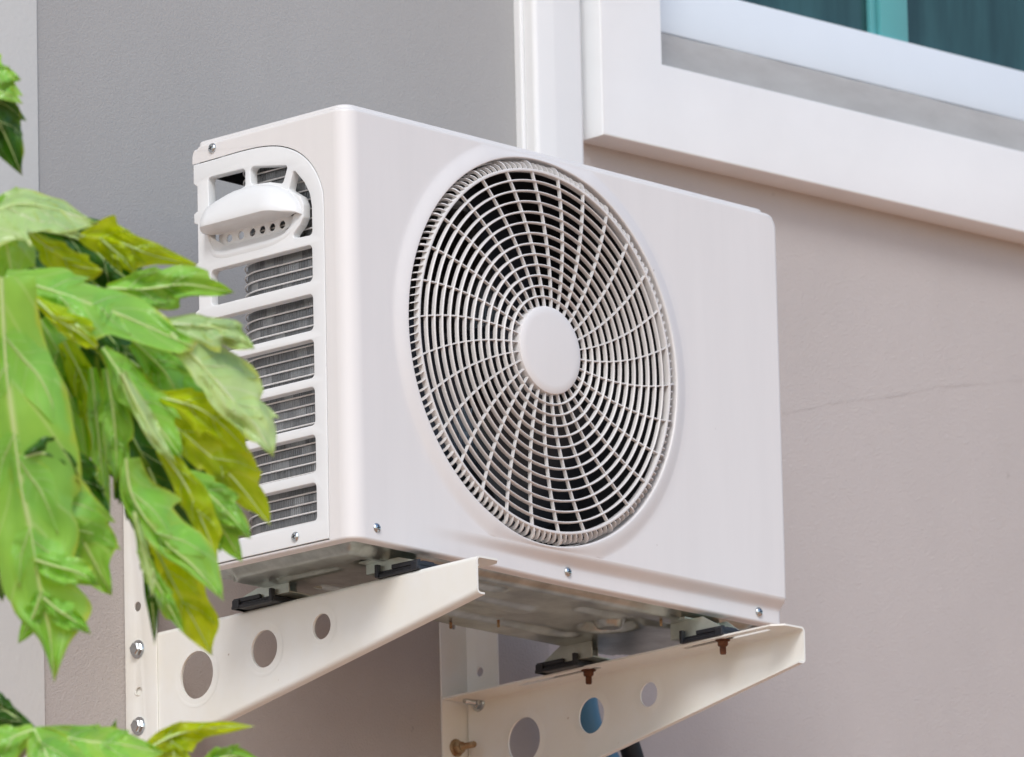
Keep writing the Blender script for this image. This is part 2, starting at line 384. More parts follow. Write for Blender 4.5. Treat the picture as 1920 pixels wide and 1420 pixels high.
# left corner, right corner and right side
def corner(z, k, n=12):
    b = k/n*pi/2; return Vector((RL-RL*sin(b), RL-RL*cos(b), z))
zl = zrow+[zs+(ZC-.03-zs)*k/8 for k in range(1, 9)]+[ZC-.03+(.03-RT)*k/12 for k in range(1, 13)]
grid(bm, [[corner(z, k) for z in zl] for k in range(13)])
def rcorner(z, k, n=8):
    b = k/n*pi/2; return Vector((W-RR+RR*sin(b), step_y(W, z)+RR-RR*cos(b), z))
grid(bm, [[rcorner(z, k) for z in zl] for k in range(9)])
grid(bm, [[Vector((W, step_y(W, z)+RR, z)) for z in zl], [Vector((W, D, z)) for z in zl]])
# top edge roll and bottom lip all round
per = [Vector((0, D-.024*k/12, 0)) for k in range(13)]+[Vector((0, RL, 0))]; pn = [Vector((-1, 0, 0))]*14
for k in range(1, 13):
    b = (12-k)/12*pi/2; per.append(Vector((RL-RL*sin(b), RL-RL*cos(b), 0))); pn.append(Vector((-sin(b), -cos(b), 0)))
for k in range(1, 73):
    per.append(Vector((RL+(W-RR-RL-.03)*min(k, 60)/60+.03*max(k-60, 0)/12, 0, 0))); pn.append(Vector((0, -1, 0)))
for k in range(1, 9):
    b = k/8*pi/2; per.append(Vector((W-RR+RR*sin(b), RR-RR*cos(b), 0))); pn.append(Vector((sin(b), -cos(b), 0)))
per.append(Vector((W, D, 0))); pn.append(Vector((1, 0, 0)))
top = []
for p, nn in zip(per, pn):
    r_ = [p-nn*RT*(1-cos(k/6*pi/2))+Vector((0, 0, ZC-RT+RT*sin(k/6*pi/2))) for k in range(7)]
    r_.append(r_[-1]-nn*.012); top.append(r_)
grid(bm, top)
bot = []
for p, nn in zip(per, pn):
    q = p+Vector((0, step_y(p.x, 0) if p.y < .1 else 0, 0)); rb = .0035
    r_ = [q-nn*rb*(1-cos(k/5*pi/2))+Vector((0, 0, -rb*sin(k/5*pi/2))) for k in range(6)]
    r_.append(r_[-1]-nn*.012); r_.append(r_[-1]+Vector((0, 0, .004))); bot.append(r_)
grid(bm, bot)
# left side sheet round the arched service panel
seam = [(.0400, .000), (.0388, .2), (.0384, .34), (.0386, .420), (.0415, .4395), (.0500, .4590), (.0620, .4755), (.0775, .4890), (.0960, .4992), (.1180, .5065), (.1440, .5105), (.1750, .5118), (.2140, .5112), (.2610, .5105)]
def smooth_open(pts, n=6):
    out = []
    for i in range(len(pts)-1):
        p0 = Vector(pts[max(i-1, 0)]); p1 = Vector(pts[i]); p2 = Vector(pts[i+1]); p3 = Vector(pts[min(i+2, len(pts)-1)])
        for k in range(n):
            t = k/n
            out.append(tuple(.5*((2*p1)+(-p0+p2)*t+(2*p0-5*p1+4*p2-p3)*t*t+(-p0+3*p1-3*p2+p3)*t**3)))
    out.append(tuple(pts[-1])); return out
sm = smooth_open(seam)
for f in bm.faces: f.normal_update()
ctr = Vector((W/2, D/2, H/2))
for f in bm.faces:
    if f.normal.dot(f.calc_center_median()-ctr) < 0: f.normal_flip()
outer = [(D-.02*k/8, ZC-RT) for k in range(9)]+[(RL, ZC-RT), (RL, 0)]+sm+[(D, .5105+(ZC-RT-.5105)*k/8) for k in range(8)]
plate(bm, outer, [], .0016, lambda u, v, w_: Vector((.0008+w_, u, v)), 0)
def round_corner(bm, f, c1, c2, r):
    for v in bm.verts:
        a, b = f(v.co); p = (a-(c1-r))/r; q = (b-(c2-r))/r
        if p > 0 and q > 0:
            k = max(p, q)/math.hypot(p, q); v.co += f(None, (p*k-p)*r, (q*k-q)*r)
def fxz(co, a=0, b=0): return (co.x, co.z) if co is not None else Vector((a, 0, b))
def fyz(co, a=0, b=0): return (co.y, co.z) if co is not None else Vector((0, a, b))
round_corner(bm, fxz, W, ZC, .019); round_corner(bm, fyz, D, ZC, .018)
casing = obj('casing', bm, M_CASE, ac, angle=35, merge=0, normals=False)
# lid
bm = bmesh.new()
def rrect(x0, x1, y0, y1, rs, z, inset):
    return [Vector((p[0], p[1], z)) for p in rpoly([(x0+inset, y0+inset), (x1-inset, y0+inset), (x1-inset, y1-inset), (x0+inset, y1-inset)], [max(r-inset, .001) for r in rs], 10)]
rs = [RL-.004, .012, .006, .006]; rl = .0045
lidrows = [rrect(.0055, W-.016, .0062, D-.004, rs, ZC-.004, 0), rrect(.0055, W-.016, .0062, D-.004, rs, H-rl, 0)]
for k in range(1, 7):
    b = k/6*pi/2; lidrows.append(rrect(.0055, W-.016, .0062, D-.004, rs, H-rl+rl*sin(b), rl*(1-cos(b))))
V = grid(bm, lidrows, closed_v=True); bm.faces.new(V[-1])
round_corner(bm, fxz, W-.016, H, .0085); round_corner(bm, fyz, D-.004, H, .006)
obj('top_cover', bm, M_CASE, ac, angle=40)

# service panel on the left with slots and a recessed handle
bm = bmesh.new()
GAP = .0013
arch = []
for i, p in enumerate(sm):
    a = Vector(sm[max(i-1, 0)]); b = Vector(sm[min(i+1, len(sm)-1)]); t = (b-a).normalized(); nrm = Vector((t.y, -t.x))
    arch.append((p[0]+nrm.x*GAP, p[1]+nrm.y*GAP))
arch = [p for p in arch if p[1] > .003]
back = [(.2612, .485), (.2550, .481)]
for zc in (.441, .376, .3165, .258, .199, .140, .0805):
    back += [(.2550, zc+.0085), (.2612, zc+.0060), (.2612, zc-.0060), (.2550, zc-.0085)]
back += [(.2612, .022), (.2612, .0015)]
outer = [(arch[0][0], .0015)]+arch+back
holes = []
tops = [.3704, .3090, .2523, .1932, .1336, .0742]; bots = [.3250, .2637, .2044, .1455, .0867, .0265]
for t, b in zip(tops, bots): holes.append(rpoly([(.0603, b), (.2335, b), (.2335, t), (.0603, t)], .006))
holes.append(rpoly([(.2358, .4887), (.1720, .4880), (.1722, .4655), (.180, .4640), (.200, .4595), (.218, .4540), (.2350, .4470)], [.005, .005, .003, .0, .0, .0, .004]))
holes.append(rpoly([(.1630, .4885), (.0985, .4775), (.1080, .4560), (.130, .4625), (.1625, .4650)], [.006, .004, .004, 0, .006]))
holes.append(rpoly([(.0895, .4690), (.0860, .4670), (.0715, .4510), (.0625, .4350), (.0595, .4180), (.0595, .3825), (.0985, .3840), (.0800, .3990), (.0740, .4080), (.0735, .4240), (.0790, .4350), (.0980, .4470)], [.003, .0, .01, .01, .01, .005, .004, .006, .006, .008, .005, .003]))
hsil = [(.228, .4410), (.2001, .4520), (.1568, .4570), (.1150, .4490), (.0880, .4300), (.0820, .4150), (.0850, .4020), (.1030, .3900), (.150, .3870), (.205, .3880), (.228, .395), (.2360, .410), (.2360, .430)]
holes.append(rpoly(hsil, .01, 4))
plate(bm, outer, holes, .013, lambda u, v, w_: Vector((.0058+w_, u, v)), .0012)
side = obj('side_panel', bm, M_SIDE, ac, angle=35)
# handle loft
bm = bmesh.new()
yst = [.0755, .077, .080, .085, .091, .098, .106, .115, .125, .135, .147, .159, .171, .183, .195, .205, .214, .222, .229, .235, .2385]
ztx = [.0755, .080, .085, .095, .111, .130, .157, .18, .200, .228, .2385]; ztz = [.413, .427, .434, .444, .4535, .460, .463, .4625, .459, .449, .437]
zbx = [.0755, .080, .09, .105, .13, .21, .228, .2385]; zbz = [.411, .403, .394, .386, .3805, .3805, .385, .399]
ylo, yhi = .0755, .2385
rowsA, rowsB = [], []
for y in yst:
    zt_, zb_ = interp(ztx, ztz, y), interp(zbx, zbz, y)
    e = min(1, ((y-ylo)/.040))**.55*min(1, ((yhi-y)/.016))**.5; e2 = sstep(ylo+.012, ylo+.038, y)*sstep(yhi+.001, yhi-.020, y)
    lipz = .4185 if y > .12 else .4185-.0
    zlip = zb_+(zt_-zb_)*.46 if e2 < .02 else (lipz*e2+(zb_+(zt_-zb_)*.46)*(1-e2))
    zt2 = max(zt_, zlip+.004)
    o = .030*e; dpt = .013*e2
    rowsA.append([Vector((x, y, z)) for x, z in ((.004, zt2), (-.0005, zt2-.0005), (-.30*o, zt2-(zt2-zlip)*.05), (-.58*o, zt2-(zt2-zlip)*.18), (-.80*o, zt2-(zt2-zlip)*.42), (-.95*o, zlip+(zt2-zlip)*.24), (-1.0*o, zlip+(zt2-zlip)*.08), (-.98*o, zlip), (-.92*o, zlip-.0005), (-.4*o+dpt*.3, zlip+.0008*e2), (dpt*.9, zlip), (dpt, zlip-.0015*e2))])
    zh0 = zlip-.0165*e2
    rowsB.append([Vector((x, y, z)) for x, z in ((dpt, zh0), (dpt*.6, zh0-(zh0-zb_)*.35), (-.0015*e, zh0-(zh0-zb_)*.62), (-.0022*e, zb_+(zh0-zb_)*.2), (-.0005, zb_), (.004, zb_-.0005))])
grid(bm, rowsA); grid(bm, rowsB)
hl = [(y, interp(yst, [r[-1].z for r in rowsA], y)) for y in (.092, .10, .12, .16, .20, .222, .231)]
hb = [(y, interp(yst, [r[0].z for r in rowsB], y)) for y in (.231, .222, .20, .16, .12, .10, .092)]
plate(bm, [(p[0], p[1]+.0008) for p in hl]+[(p[0], p[1]-.0008) for p in hb], [circle((y, .4095), .0050, 20) for y in (.2135, .193, .1735, .1565, .1395, .1225)], .0016, lambda u, v, w_: Vector((.0133+w_, u, v)), 0)
obj('handle', bm, M_SIDE, side, angle=50)

# condenser coil (L-shaped in plan) and its wire guard
def coilpath(off):
    pts = [(.022+off, .024)]; rc = .060-off
    pts += [(.022+off, .10), (.022+off, .167)]
    for k in range(1, 13):
        b = k/12*pi/2; pts.append((.082-rc*cos(b), .167+rc*sin(b)))
    pts += [(.3, .227-off), (W-.06, .227-off)]
    return pts
def fin_mat():
    m = mat('coil fins', (.30, .31, .31), .28, metal=.85)
    t = m.node_tree; n = t.nodes; L = t.links; b = n['Principled BSDF']
    uv = n.new('ShaderNodeUVMap'); sp = n.new('ShaderNodeSeparateXYZ'); L.new(uv.outputs[0], sp.inputs[0])
    mp = n.new('ShaderNodeCombineXYZ'); L.new(sp.outputs[0], mp.inputs[0])
    wv = n.new('ShaderNodeTexWave'); wv.inputs['Scale'].default_value = 95; wv.inputs['Distortion'].default_value = 0; L.new(mp.outputs[0], wv.inputs['Vector'])
    mp2 = n.new('ShaderNodeMapping'); mp2.inputs['Scale'].default_value = (900, 55, 1); L.new(uv.outputs[0], mp2.inputs[0])
    ns = n.new('ShaderNodeTexNoise'); ns.inputs['Scale'].default_value = 1; ns.inputs['Detail'].default_value = 2; L.new(mp2.outputs[0], ns.inputs['Vector'])
    def mth(op, p, q=None):
        k = n.new('ShaderNodeMath'); k.operation = op
        for i, v in enumerate((p, q)):
            if v is None: continue
            if isinstance(v, (int, float)): k.inputs[i].default_value = v
            else: L.new(v, k.inputs[i])
        return k.outputs[0]
    rowi = mth('FLOOR', mth('DIVIDE', mth('SUBTRACT', sp.outputs[1], .020), .0122))
    coli = mth('FLOOR', mth('ADD', mth('MULTIPLY', sp.outputs[0], 62), mth('MULTIPLY', rowi, .37)))
    cc = n.new('ShaderNodeCombineXYZ'); L.new(rowi, cc.inputs[0]); L.new(coli, cc.inputs[1])
    wn = n.new('ShaderNodeTexWhiteNoise'); wn.noise_dimensions = '2D'; L.new(cc.outputs[0], wn.inputs['Vector'])
    gt = n.new('ShaderNodeMapRange'); gt.inputs[1].default_value = .55; gt.inputs[2].default_value = 1.0; gt.inputs[3].default_value = 0; gt.inputs[4].default_value = .38; L.new(wn.outputs[0], gt.inputs[0])
    r = n.new('ShaderNodeMapRange'); r.inputs[1].default_value = .3; r.inputs[2].default_value = .75; L.new(ns.outputs[0], r.inputs[0])
    mx = n.new('ShaderNodeMix'); mx.data_type = 'RGBA'; mx.inputs[6].default_value = (.15, .155, .16, 1); mx.inputs[7].default_value = (.34, .35, .35, 1); L.new(r.outputs[0], mx.inputs[0])
    m2 = n.new('ShaderNodeMix'); m2.data_type = 'RGBA'; m2.inputs[7].default_value = (.72, .73, .73, 1); L.new(mx.outputs[2], m2.inputs[6]); L.new(gt.outputs[0], m2.inputs[0])
    L.new(m2.outputs[2], b.inputs['Base Color'])
    bp = n.new('ShaderNodeBump'); bp.inputs['Strength'].default_value = .45; bp.inputs['Distance'].default_value = .001; L.new(wv.outputs[0], bp.inputs['Height']); L.new(bp.outputs[0], b.inputs['Normal'])
    return m
M_FIN = fin_mat()
bm = bmesh.new(); uvl = bm.loops.layers.uv.new('UVMap')
po, pi_ = coilpath(0), coilpath(.022)
s_ = [0]
for a, b in zip(po, po[1:]): s_.append(s_[-1]+math.dist(a, b))
z0, z1 = .012, H-.025
Vo = [[bm.verts.new((p[0], p[1], z)) for z in (z0, z1)] for p in po]; Vi = [[bm.verts.new((p[0], p[1], z)) for z in (z0, z1)] for p in pi_]
for k in range(len(po)-1):
    for A in (Vo, Vi):
        f = bm.faces.new((A[k][0], A[k+1][0], A[k+1][1], A[k][1]))
        for lp, (u, v) in zip(f.loops, ((s_[k], z0), (s_[k+1], z0), (s_[k+1], z1), (s_[k], z1))): lp[uvl].uv = (u, v)
    bm.faces.new((Vo[k][0], Vo[k+1][0], Vi[k+1][0], Vi[k][0])); bm.faces.new((Vo[k][1], Vo[k+1][1], Vi[k+1][1], Vi[k][1]))
bm.faces.new((Vo[0][0], Vo[0][1], Vi[0][1], Vi[0][0]))
coil = obj('coil', bm, M_FIN, ac, angle=30)
bm = bmesh.new()
gp = coilpath(-.003)
for k in range(41):
    z = .020+.0122*k
    tube(bm, [(p[0], p[1], z) for p in gp[:-1]], .00105, 6)
for y in (.040, .062): tube(bm, [(.0205, y, .015), (.0205, y, H-.03)], .0011, 6)
obj('wire_guard', bm, M_CASE, coil)
bm = bmesh.new(); box(bm, .0165, .030, .0402, .056, .012, H-.03, .001)
obj('end_plate', bm, M_FOOT, coil)
bm = bmesh.new(); box(bm, .012, W-.012, .2585, .2615, .4985, H-.012, .0008); obj('rear_rail', bm, M_DARK, ac)  # rail coloured black to stand in for the shade on it
# black lining round the fan, added to darken the inside, and the partition of the compressor room
bm = bmesh.new()
lathe(bm, [(RO-.001, .0205), (RO+.002, .040), (RO+.002, .19)], Matrix.Translation((FX, 0, FZ)) @ Matrix.Rotation(-pi/2, 4, 'X'), 96)
box(bm, .615, .62, .012, .22, .01, H-.025)
obj('dark_lining', bm, M_DARK, ac)

# fan : three swept blades and a hub
bm = bmesh.new()
for q in range(3):
    rows = []
    for i in range(13):
        r = .045+.180*i/12
        a0 = q*2*pi/3+.5+.5*(i/12)**1.5; wd = 1.25-.25*i/12
        rows.append([Vector((FX+r*cos(a0+wd*j/10), .060+.060*(1-j/10)+.012*sin(pi*j/10), FZ+r*sin(a0+wd*j/10))) for j in range(11)])
    grid(bm, rows)
fan = obj('fan', bm, M_FAN, ac, angle=60)
bm = bmesh.new()
lathe(bm, [(0, .050), (.030, .051), (.044, .056), (.048, .066), (.048, .13), (0, .13)], Matrix.Translation((FX, 0, FZ)) @ Matrix.Rotation(-pi/2, 4, 'X'), 48)
obj('hub', bm, M_FAN, fan)

# fan grille
bm = bmesh.new()
RG, RH, NR = .2285, .0545, 13
def front(r): return -.0085-.0045*(1-((r-RH)/(RG-RH)))
def ring(r, wdt, dep, n=144):
    y0 = front(r); h = wdt/2
    pr = [(-h, dep), (-h, .0018), (-h*.75, .0006), (0, 0), (h*.75, .0006), (h, .0018), (h, dep)]
    P = []
    for k in range(n):
        a = 2*pi*k/n
        P.append([Vector((FX+(r+u)*cos(a), y0+v, FZ+(r+u)*sin(a))) for u, v in pr])
    grid(bm, P, closed_u=True, closed_v=True)
for k in range(1, NR+1):
    r = RH+(RG-RH)*k/NR
    ring(r, .0040 if k == NR else .0025, .0085 if k == NR else .0056)
NSP = 30
def sp_ang(q, r):
    u = (r-RH)/(RG-RH); return q*2*pi/NSP+.075+.215*(u**1.0)-.11
def blade(path, thick, d0, d1):
    """thin rib following path of (r, ang, y); from y+d0 to y+d1, thickness across"""
    P = []
    pts = [Vector((r*cos(a), r*sin(a))) for r, a, _ in path]
    for i, (r, a, y) in enumerate(path):
        t = (pts[min(i+1, len(pts)-1)]-pts[max(i-1, 0)]).normalized(); nn = Vector((-t.y, t.x))*thick/2
        c = pts[i]
        P.append([Vector((FX+c.x+s*nn.x, y+d, FZ+c.y+s*nn.y)) for s, d in ((-.8, d0), (.8, d0), (1, d0+.0012), (1, d1), (-1, d1), (-1, d0+.0012))])
    V = grid(bm, P, closed_v=True); bm.faces.new(V[0]); bm.faces.new(V[-1][::-1])
for q in range(NSP):
    path = []
    for i in range(15):
        r = RH-.003+(RG-RH+.003)*i/14; path.append((r, sp_ang(q, r), front(r)))
    blade(path, .0019, .0014, .0058)
NT = NSP*5
for q in range(NT):
    big = q % 5 == 0
    a = sp_ang(0, RG)+q*2*pi/NT; th = (.0020 if big else .0013)/2
    # hook profile in the r,y plane
    y0 = front(RG)+.001
    ro = .2428 if big else .2405
    out = [(RG, y0), (RG+.004, y0-.0002), (ro-.0045, y0+.0016), (ro-.0015, y0+.0050), (ro, y0+.0095), (ro, y0+.017)]
    inn = [(RG, y0+.0052), (RG+.002, y0+.0052), (ro-.0065, y0+.0062), (ro-.0048, y0+.0085), (ro-.0042, y0+.0120), (ro-.0042, y0+.017)]
    da = .006
    P = []
    for sgn in (-1, 1):
        P.append([]); 
    rows = []
    for (r1, y1), (r2, y2) in zip(out, inn):
        rw = []
        for (r_, y_), s2 in (((r1, y1), -1), ((r1, y1), 1), ((r2, y2), 1), ((r2, y2), -1)):
            aa = a+s2*th/r_+.02*(r_-RG)/.012
            rw.append(Vector((FX+r_*cos(aa), y_, FZ+r_*sin(aa))))
        rows.append(rw)
    grid(bm, rows, closed_v=True)
# mounting ring deep in the opening
grille = obj('fan_grille', bm, M_GRILL, ac, angle=45, merge=0)
bm = bmesh.new()
lathe(bm, [(.2432, .0150), (.2432, .0190), (.2415, .0192), (.2415, .0150), (.2432, .0150)], Matrix.Translation((FX, 0, FZ)) @ Matrix.Rotation(-pi/2, 4, 'X'), 120)
obj('grille_rim', bm, M_GRILL, grille)
bm = bmesh.new()
lathe(bm, [(0, -.0160), (.045, -.0158), (.0525, -.0152), (.0552, -.0138), (.0558, -.0115), (.0558, -.002), (.052, -.002)], Matrix.Translation((FX, 0, FZ)) @ Matrix.Rotation(-pi/2, 4, 'X'), 72)
obj('hub_cap', bm, M_CASE, grille)

# base pan with pressed channels
bm = bmesh.new()
nx, ny = 160, 60; px0, px1, py0, py1 = .007, W-.012, .016, .284
rows = []
for i in range(nx+1):
    x = px0+(px1-px0)*i/nx; row = []
    for j in range(ny+1):
        y = py0+(py1-py0)*j/ny
        # chamfered rear corners
        e = min(x-px0, px1-x, y-py0, py1-y); cx = min(x-px0, px1-x)+(py1-y)-.045
        yy = y
        if cx < 0: yy = y+cx*.98
        e2 = min(e, max(cx, 0)*.7) if cx < .03 else e
        z = .0005-.011*sstep(.012, .030, e2)
        # pressed features, seen from below
        for (ax, ay, bx, by, hw, dz) in ((.09, .07, .33, .07, .012, .005), (.16, .20, .60, .20, .014, .005), (.24, .13, .44, .13, .018, -.004), (.50, .08, .66, .08, .012, .005), (.09, .12, .09, .2, .010, .005)):
            t = max(0, min(1, ((x-ax)*(bx-ax)+(y-ay)*(by-ay))/((bx-ax)**2+(by-ay)**2)))
            d = math.hypot(x-ax-t*(bx-ax), y-ay-t*(by-ay)); z += dz*(1-sstep(hw*.45, hw*1.25, d))
        d = math.hypot(x-.60, y-.13); z += .010*(1-sstep(.030, .042, d))-.012*(1-sstep(.016, .022, d))
        row.append(Vector((x, yy, z)))
    rows.append(row)
grid(bm, rows)
pan = obj('base_pan', bm, M_GALV, ac, angle=80)
for x, y in ((.30, .20), (.285, .225), (.47, .20), (.43, .245), (.62, .06)):
    bm = bmesh.new()
    lathe(bm, [(0, -.0155), (.0017, -.0155), (.0017, -.006)], Matrix.Translation((x, y, -.003)), 10)
    for k in range(4): lathe(bm, [(.0016, -.014+k*.0022), (.0024, -.0133+k*.0022), (.0016, -.0126+k*.0022)], Matrix.Translation((x, y, -.003)), 10)
    obj('screw_tip', bm, M_BRASS, pan)

# mounting feet with rubber pads; z levels differ because the right bracket sits lower
ZL, ZR = -.0315, -.0405
def foot(x, y, out, zb):
    """out = -1 front foot, +1 rear foot; zb = top of bracket flange"""
    bm = bmesh.new(); zt_ = -.009; zf = zb+.0095
    L = [(y-out*.050, zt_), (y+out*.004, zt_), (y+out*.036, zf+.004), (y+out*.036, zf), (y-out*.050, zf)]
    L = [(p[0], p[1]) for p in L]
    plate(bm, L, [], .0018, lambda u, v, w_: Vector((x-.022+w_, u, v)), 0)
    L2 = [(y-out*.018, zt_), (y+out*.004, zt_), (y+out*.030, zf+.003), (y+out*.030, zf), (y-out*.018, zf)]
    plate(bm, L2, [], .0018, lambda u, v, w_: Vector((x+.024+w_, u, v)), 0)
    a, b = sorted((y-out*.050, y+out*.036))
    box(bm, x-.0208, x+.0228, a, b, zf, zf+.0016)
    a, b = sorted((y-out*.050, y-out*.014)); box(bm, x-.036, x+.036, a, b, zt_-.0012, zt_+.001)
    f = obj('mounting_foot', bm, M_FOOT, ac, smooth=False)
    bm = bmesh.new(); zp = zb+.0006
    a, b = sorted((y-out*.030, y+out*.044))
    box(bm, x-.029, x+.034, a, b, zp, zp+(zf-zp)*.52, .0012)
    box(bm, x-.026, x+.030, a+.002, b-.002, zp+(zf-zp)*.50, zf-.0005, .0012)
    a2, b2 = sorted((y-out*.004, y+out*.042)); box(bm, x-.0275, x-.0232, a2, b2, zf-.001, zf+.0045, .001)
    c = y+out*.030
    box(bm, x-.030, x+.030, min(c, c+out*.012), max(c, c+out*.012), zp, zf+.0025, .0015)
    yb = y-out*.026; box(bm, x-.0315, x-.0245, yb-.0025, yb+.0025, zp, zf+.0075, .001)
    yb = y+out*.022; box(bm, x-.008, x+.014, yb-.009, yb+.009, zf, zf+.0075, .002)
    obj('rubber_pad', bm, M_RUB, f, smooth=False)
foot(.128, .030, -1, ZL); foot(.128, .262, 1, ZL)
foot(.672, .020, -1, ZR); foot(.672, .255, 1, ZR)

# casing screws
def screw(px_, n_):
    bm = bmesh.new()
    q = Vector((0, 0, 1)).rotation_difference(Vector(n_)).to_matrix().to_4x4(); mt = Matrix.Translation(px_) @ q
    lathe(bm, [(.0062, -.0005), (.0062, .0009), (.0057, .0019), (.0045, .0029), (.0028, .0036), (.0012, .0038), (0, .0038)], mt, 20)
    k0 = len(bm.faces)
    for rot in (.3, .3+pi/2):
        t = bmesh.new(); bmesh.ops.create_cube(t, size=1)
        bmesh.ops.transform(t, matrix=mt @ Matrix.Rotation(rot, 4, 'Z') @ Matrix.Translation((0, 0, .0031)) @ Matrix.Diagonal((.0064, .0012, .0017, 1)), verts=t.verts)
        add(bm, t)
    bm.faces.ensure_lookup_table()
    for f in bm.faces[k0:]: f.material_index = 1
    obj('screw', bm, [M_STEEL, M_DARK], ac, merge=0)
screw((-.0002, .2275, .5245), (-1, 0, 0)); screw((-.0006, .0963, .0126), (-1, 0, 0))
screw((.0410, .0006, .0137), (0, -1, 0)); screw((.3935, .0112, .0112), (0, -1, 0)); screw((.7520, .0112, .0100), (0, -1, 0))
screw((W-.03, .0112, .30), (0, -1, 0)) if False else None

# ------------------------------------------------------------------ brackets
def hexbolt(bm, mt, r=.0085, h=.0065, flange=True, thread=0):
    if flange: lathe(bm, [(.0118, 0), (.0118, .0011), (.0095, .0022), (0, .0022)], mt, 28)
    P = [[mt @ Vector((rr*cos(pi/3*k), rr*sin(pi/3*k), z)) for rr, z in ((r, .0016), (r, .0016+h*.78), (r*.86, .0016+h))] for k in range(6)]
    V = grid(bm, P, closed_u=True); bm.faces.new([v[-1] for v in V])
    if thread:
        prof = [(.0042, .0016+h)]
        k = 0
        while k*.0013 < thread: prof += [(.0044, .002+h+k*.0013), (.0038, .0026+h+k*.0013)]; k += 1
        prof += [(.0034, .003+h+thread), (0, .003+h+thread)]
        lathe(bm, prof, mt, 16)
def bracket(x0, zt, s, yend, label, flat_w):
    """x0 web plane, zt top of flange, s side the flanges point to, yend free end"""
    br = tag(empty('wall_bracket', (x0, YW, zt)), label, 'wall bracket', 'steel brackets under the air conditioner')
    T = .0024; rb = .005; ywl = YW-.006
    def w2l(v): return Vector((v[0]-x0, v[1]-YW, v[2]-zt))
    def zbot(y): return zt-.0445-(y-yend)*.1855
    bm = bmesh.new()
    outer = [(yend, zt-rb), (ywl, zt-rb), (ywl, zbot(ywl)+rb), (yend, zbot(yend)+rb)]
    hs = [circle((yend+.502, zt-.0655), .0300), circle((yend+.378, zt-.0525), .0235), circle((yend+.274, zt-.0415), .0160)]
    plate(bm, outer, hs, T, lambda u, v, w_: w2l((x0+w_, u, v)), 0)
    # dished collars round the holes
    for (cy, cz), rr in (((yend+.502, zt-.0655), .030), ((yend+.378, zt-.0525), .0235), ((yend+.274, zt-.0415), .016)):
        for sg in (1, -1):
            t = bmesh.new()
            P = [[w2l((x0+sg*(T/2+.0003)+s*.0014*(1-sstep(0, 1, q/6))*.6, cy+(rr+.011*q/6)*cos(2*pi*k/48), cz+(rr+.011*q/6)*sin(2*pi*k/48))) for q in range(7)] for k in range(48)]
            grid(t, P, closed_u=True)
            add(bm, t)
    # rolled bends and lip
    for zf, sg, ang_end, lip in ((lambda y: zt, 1, pi/2, 0), (zbot, -1, pi/2, .0065)):
        P = []
        for k in range(8):
            b = k/7*ang_end
            ro, ri = rb+T/2, rb-T/2
            row = []
            for y in (yend, ywl):
                zc = (zt-rb) if sg == 1 else zbot(y)+rb
                row.append((y, zc, b))
            P.append(row)
        ringO = [[w2l((x0+s*(rb-(rb+T/2)*cos(b)), y, zc+sg*(rb+T/2)*sin(b))) for y, zc, b in row] for row in P]
        ringI = [[w2l((x0+s*(rb-(rb-T/2)*cos(b)), y, zc+sg*(rb-T/2)*sin(b))) for y, zc, b in row] for row in P]
        if lip:
            last = P[-1]
            ringO.append([w2l((x0+s*(rb+lip), y, zc+sg*(rb+T/2))) for y, zc, b in last]); ringI.append([w2l((x0+s*(rb+lip), y, zc+sg*(rb-T/2))) for y, zc, b in last])
        full = ringO+ringI[::-1]
        V = grid(bm, full, closed_u=True)
        for j in (0, 1):
            nO = len(ringO)
            for i in range(nO-1):
                q = (V[i][j], V[i+1][j], V[len(full)-2-i][j], V[len(full)-1-i][j])
                bm.faces.new(q)
    # top flange with two slots
    a0, a1 = x0+s*rb, x0+s*.046
    xa, xb = min(a0, a1), max(a0, a1)
    fl = [(a0, yend), (a1-s*.012, yend), (a1, yend+.014), (a1, ywl), (a0, ywl)]
    sx = x0+s*.031
    sl = [rpoly([(sx-.0045, y0), (sx+.0045, y0), (sx+.0045, y1), (sx-.0045, y1)], .0044) for y0, y1 in ((yend+.030, yend+.180), (yend+.330, yend+.480))]
    plate(bm, fl, sl, T, lambda u, v, w_: w2l((u, v, zt+w_)), 0)
    obj('arm', bm, M_BRKT, br, angle=30, merge=1e-6)
    # wall rail : angle section, leg beside the web and flat on the wall
    bm = bmesh.new()
    xl = x0-s*(T+.0006)          # leg plane
    leg = [(YW-.0015, zt+.30), (YW-.060, zt+.30), (YW-.060, zt-.42), (YW-.0015, zt-.42)]
    hz = [circle((YW-.026, zt+.038), .0062, 20)] + [circle((YW-.026, zt-.071), .0062, 20)]
    plate(bm, leg, hz, T, lambda u, v, w_: w2l((xl+w_, u, v)), .0006)
    fl = [(xl, zt+.30), (xl+s*flat_w, zt+.30), (xl+s*flat_w, zt-.42), (xl, zt-.42)]
    plate(bm, fl, [circle((xl+s*.024, zt+.1), .005, 16)], T, lambda u, v, w_: w2l((u, YW-.0016+w_, v)), 0)
    rail = obj('wall_rail', bm, M_BRKT, br, angle=30)
    # punched tab curling out of the lower hole
    bm = bmesh.new()
    P = []
    for k in range(9):
        b = -2.2+k/8*2.6; P.append([w2l((xl-s*(.0005+.0045*k/8), YW-.026+.0058*cos(b), zt-.071+.0058*sin(b))), w2l((xl-s*(.0020+.0045*k/8), YW-.026+.0040*cos(b), zt-.071+.0040*sin(b)))])
    grid(bm, P); obj('punched_tab', bm, M_BRKT, br)
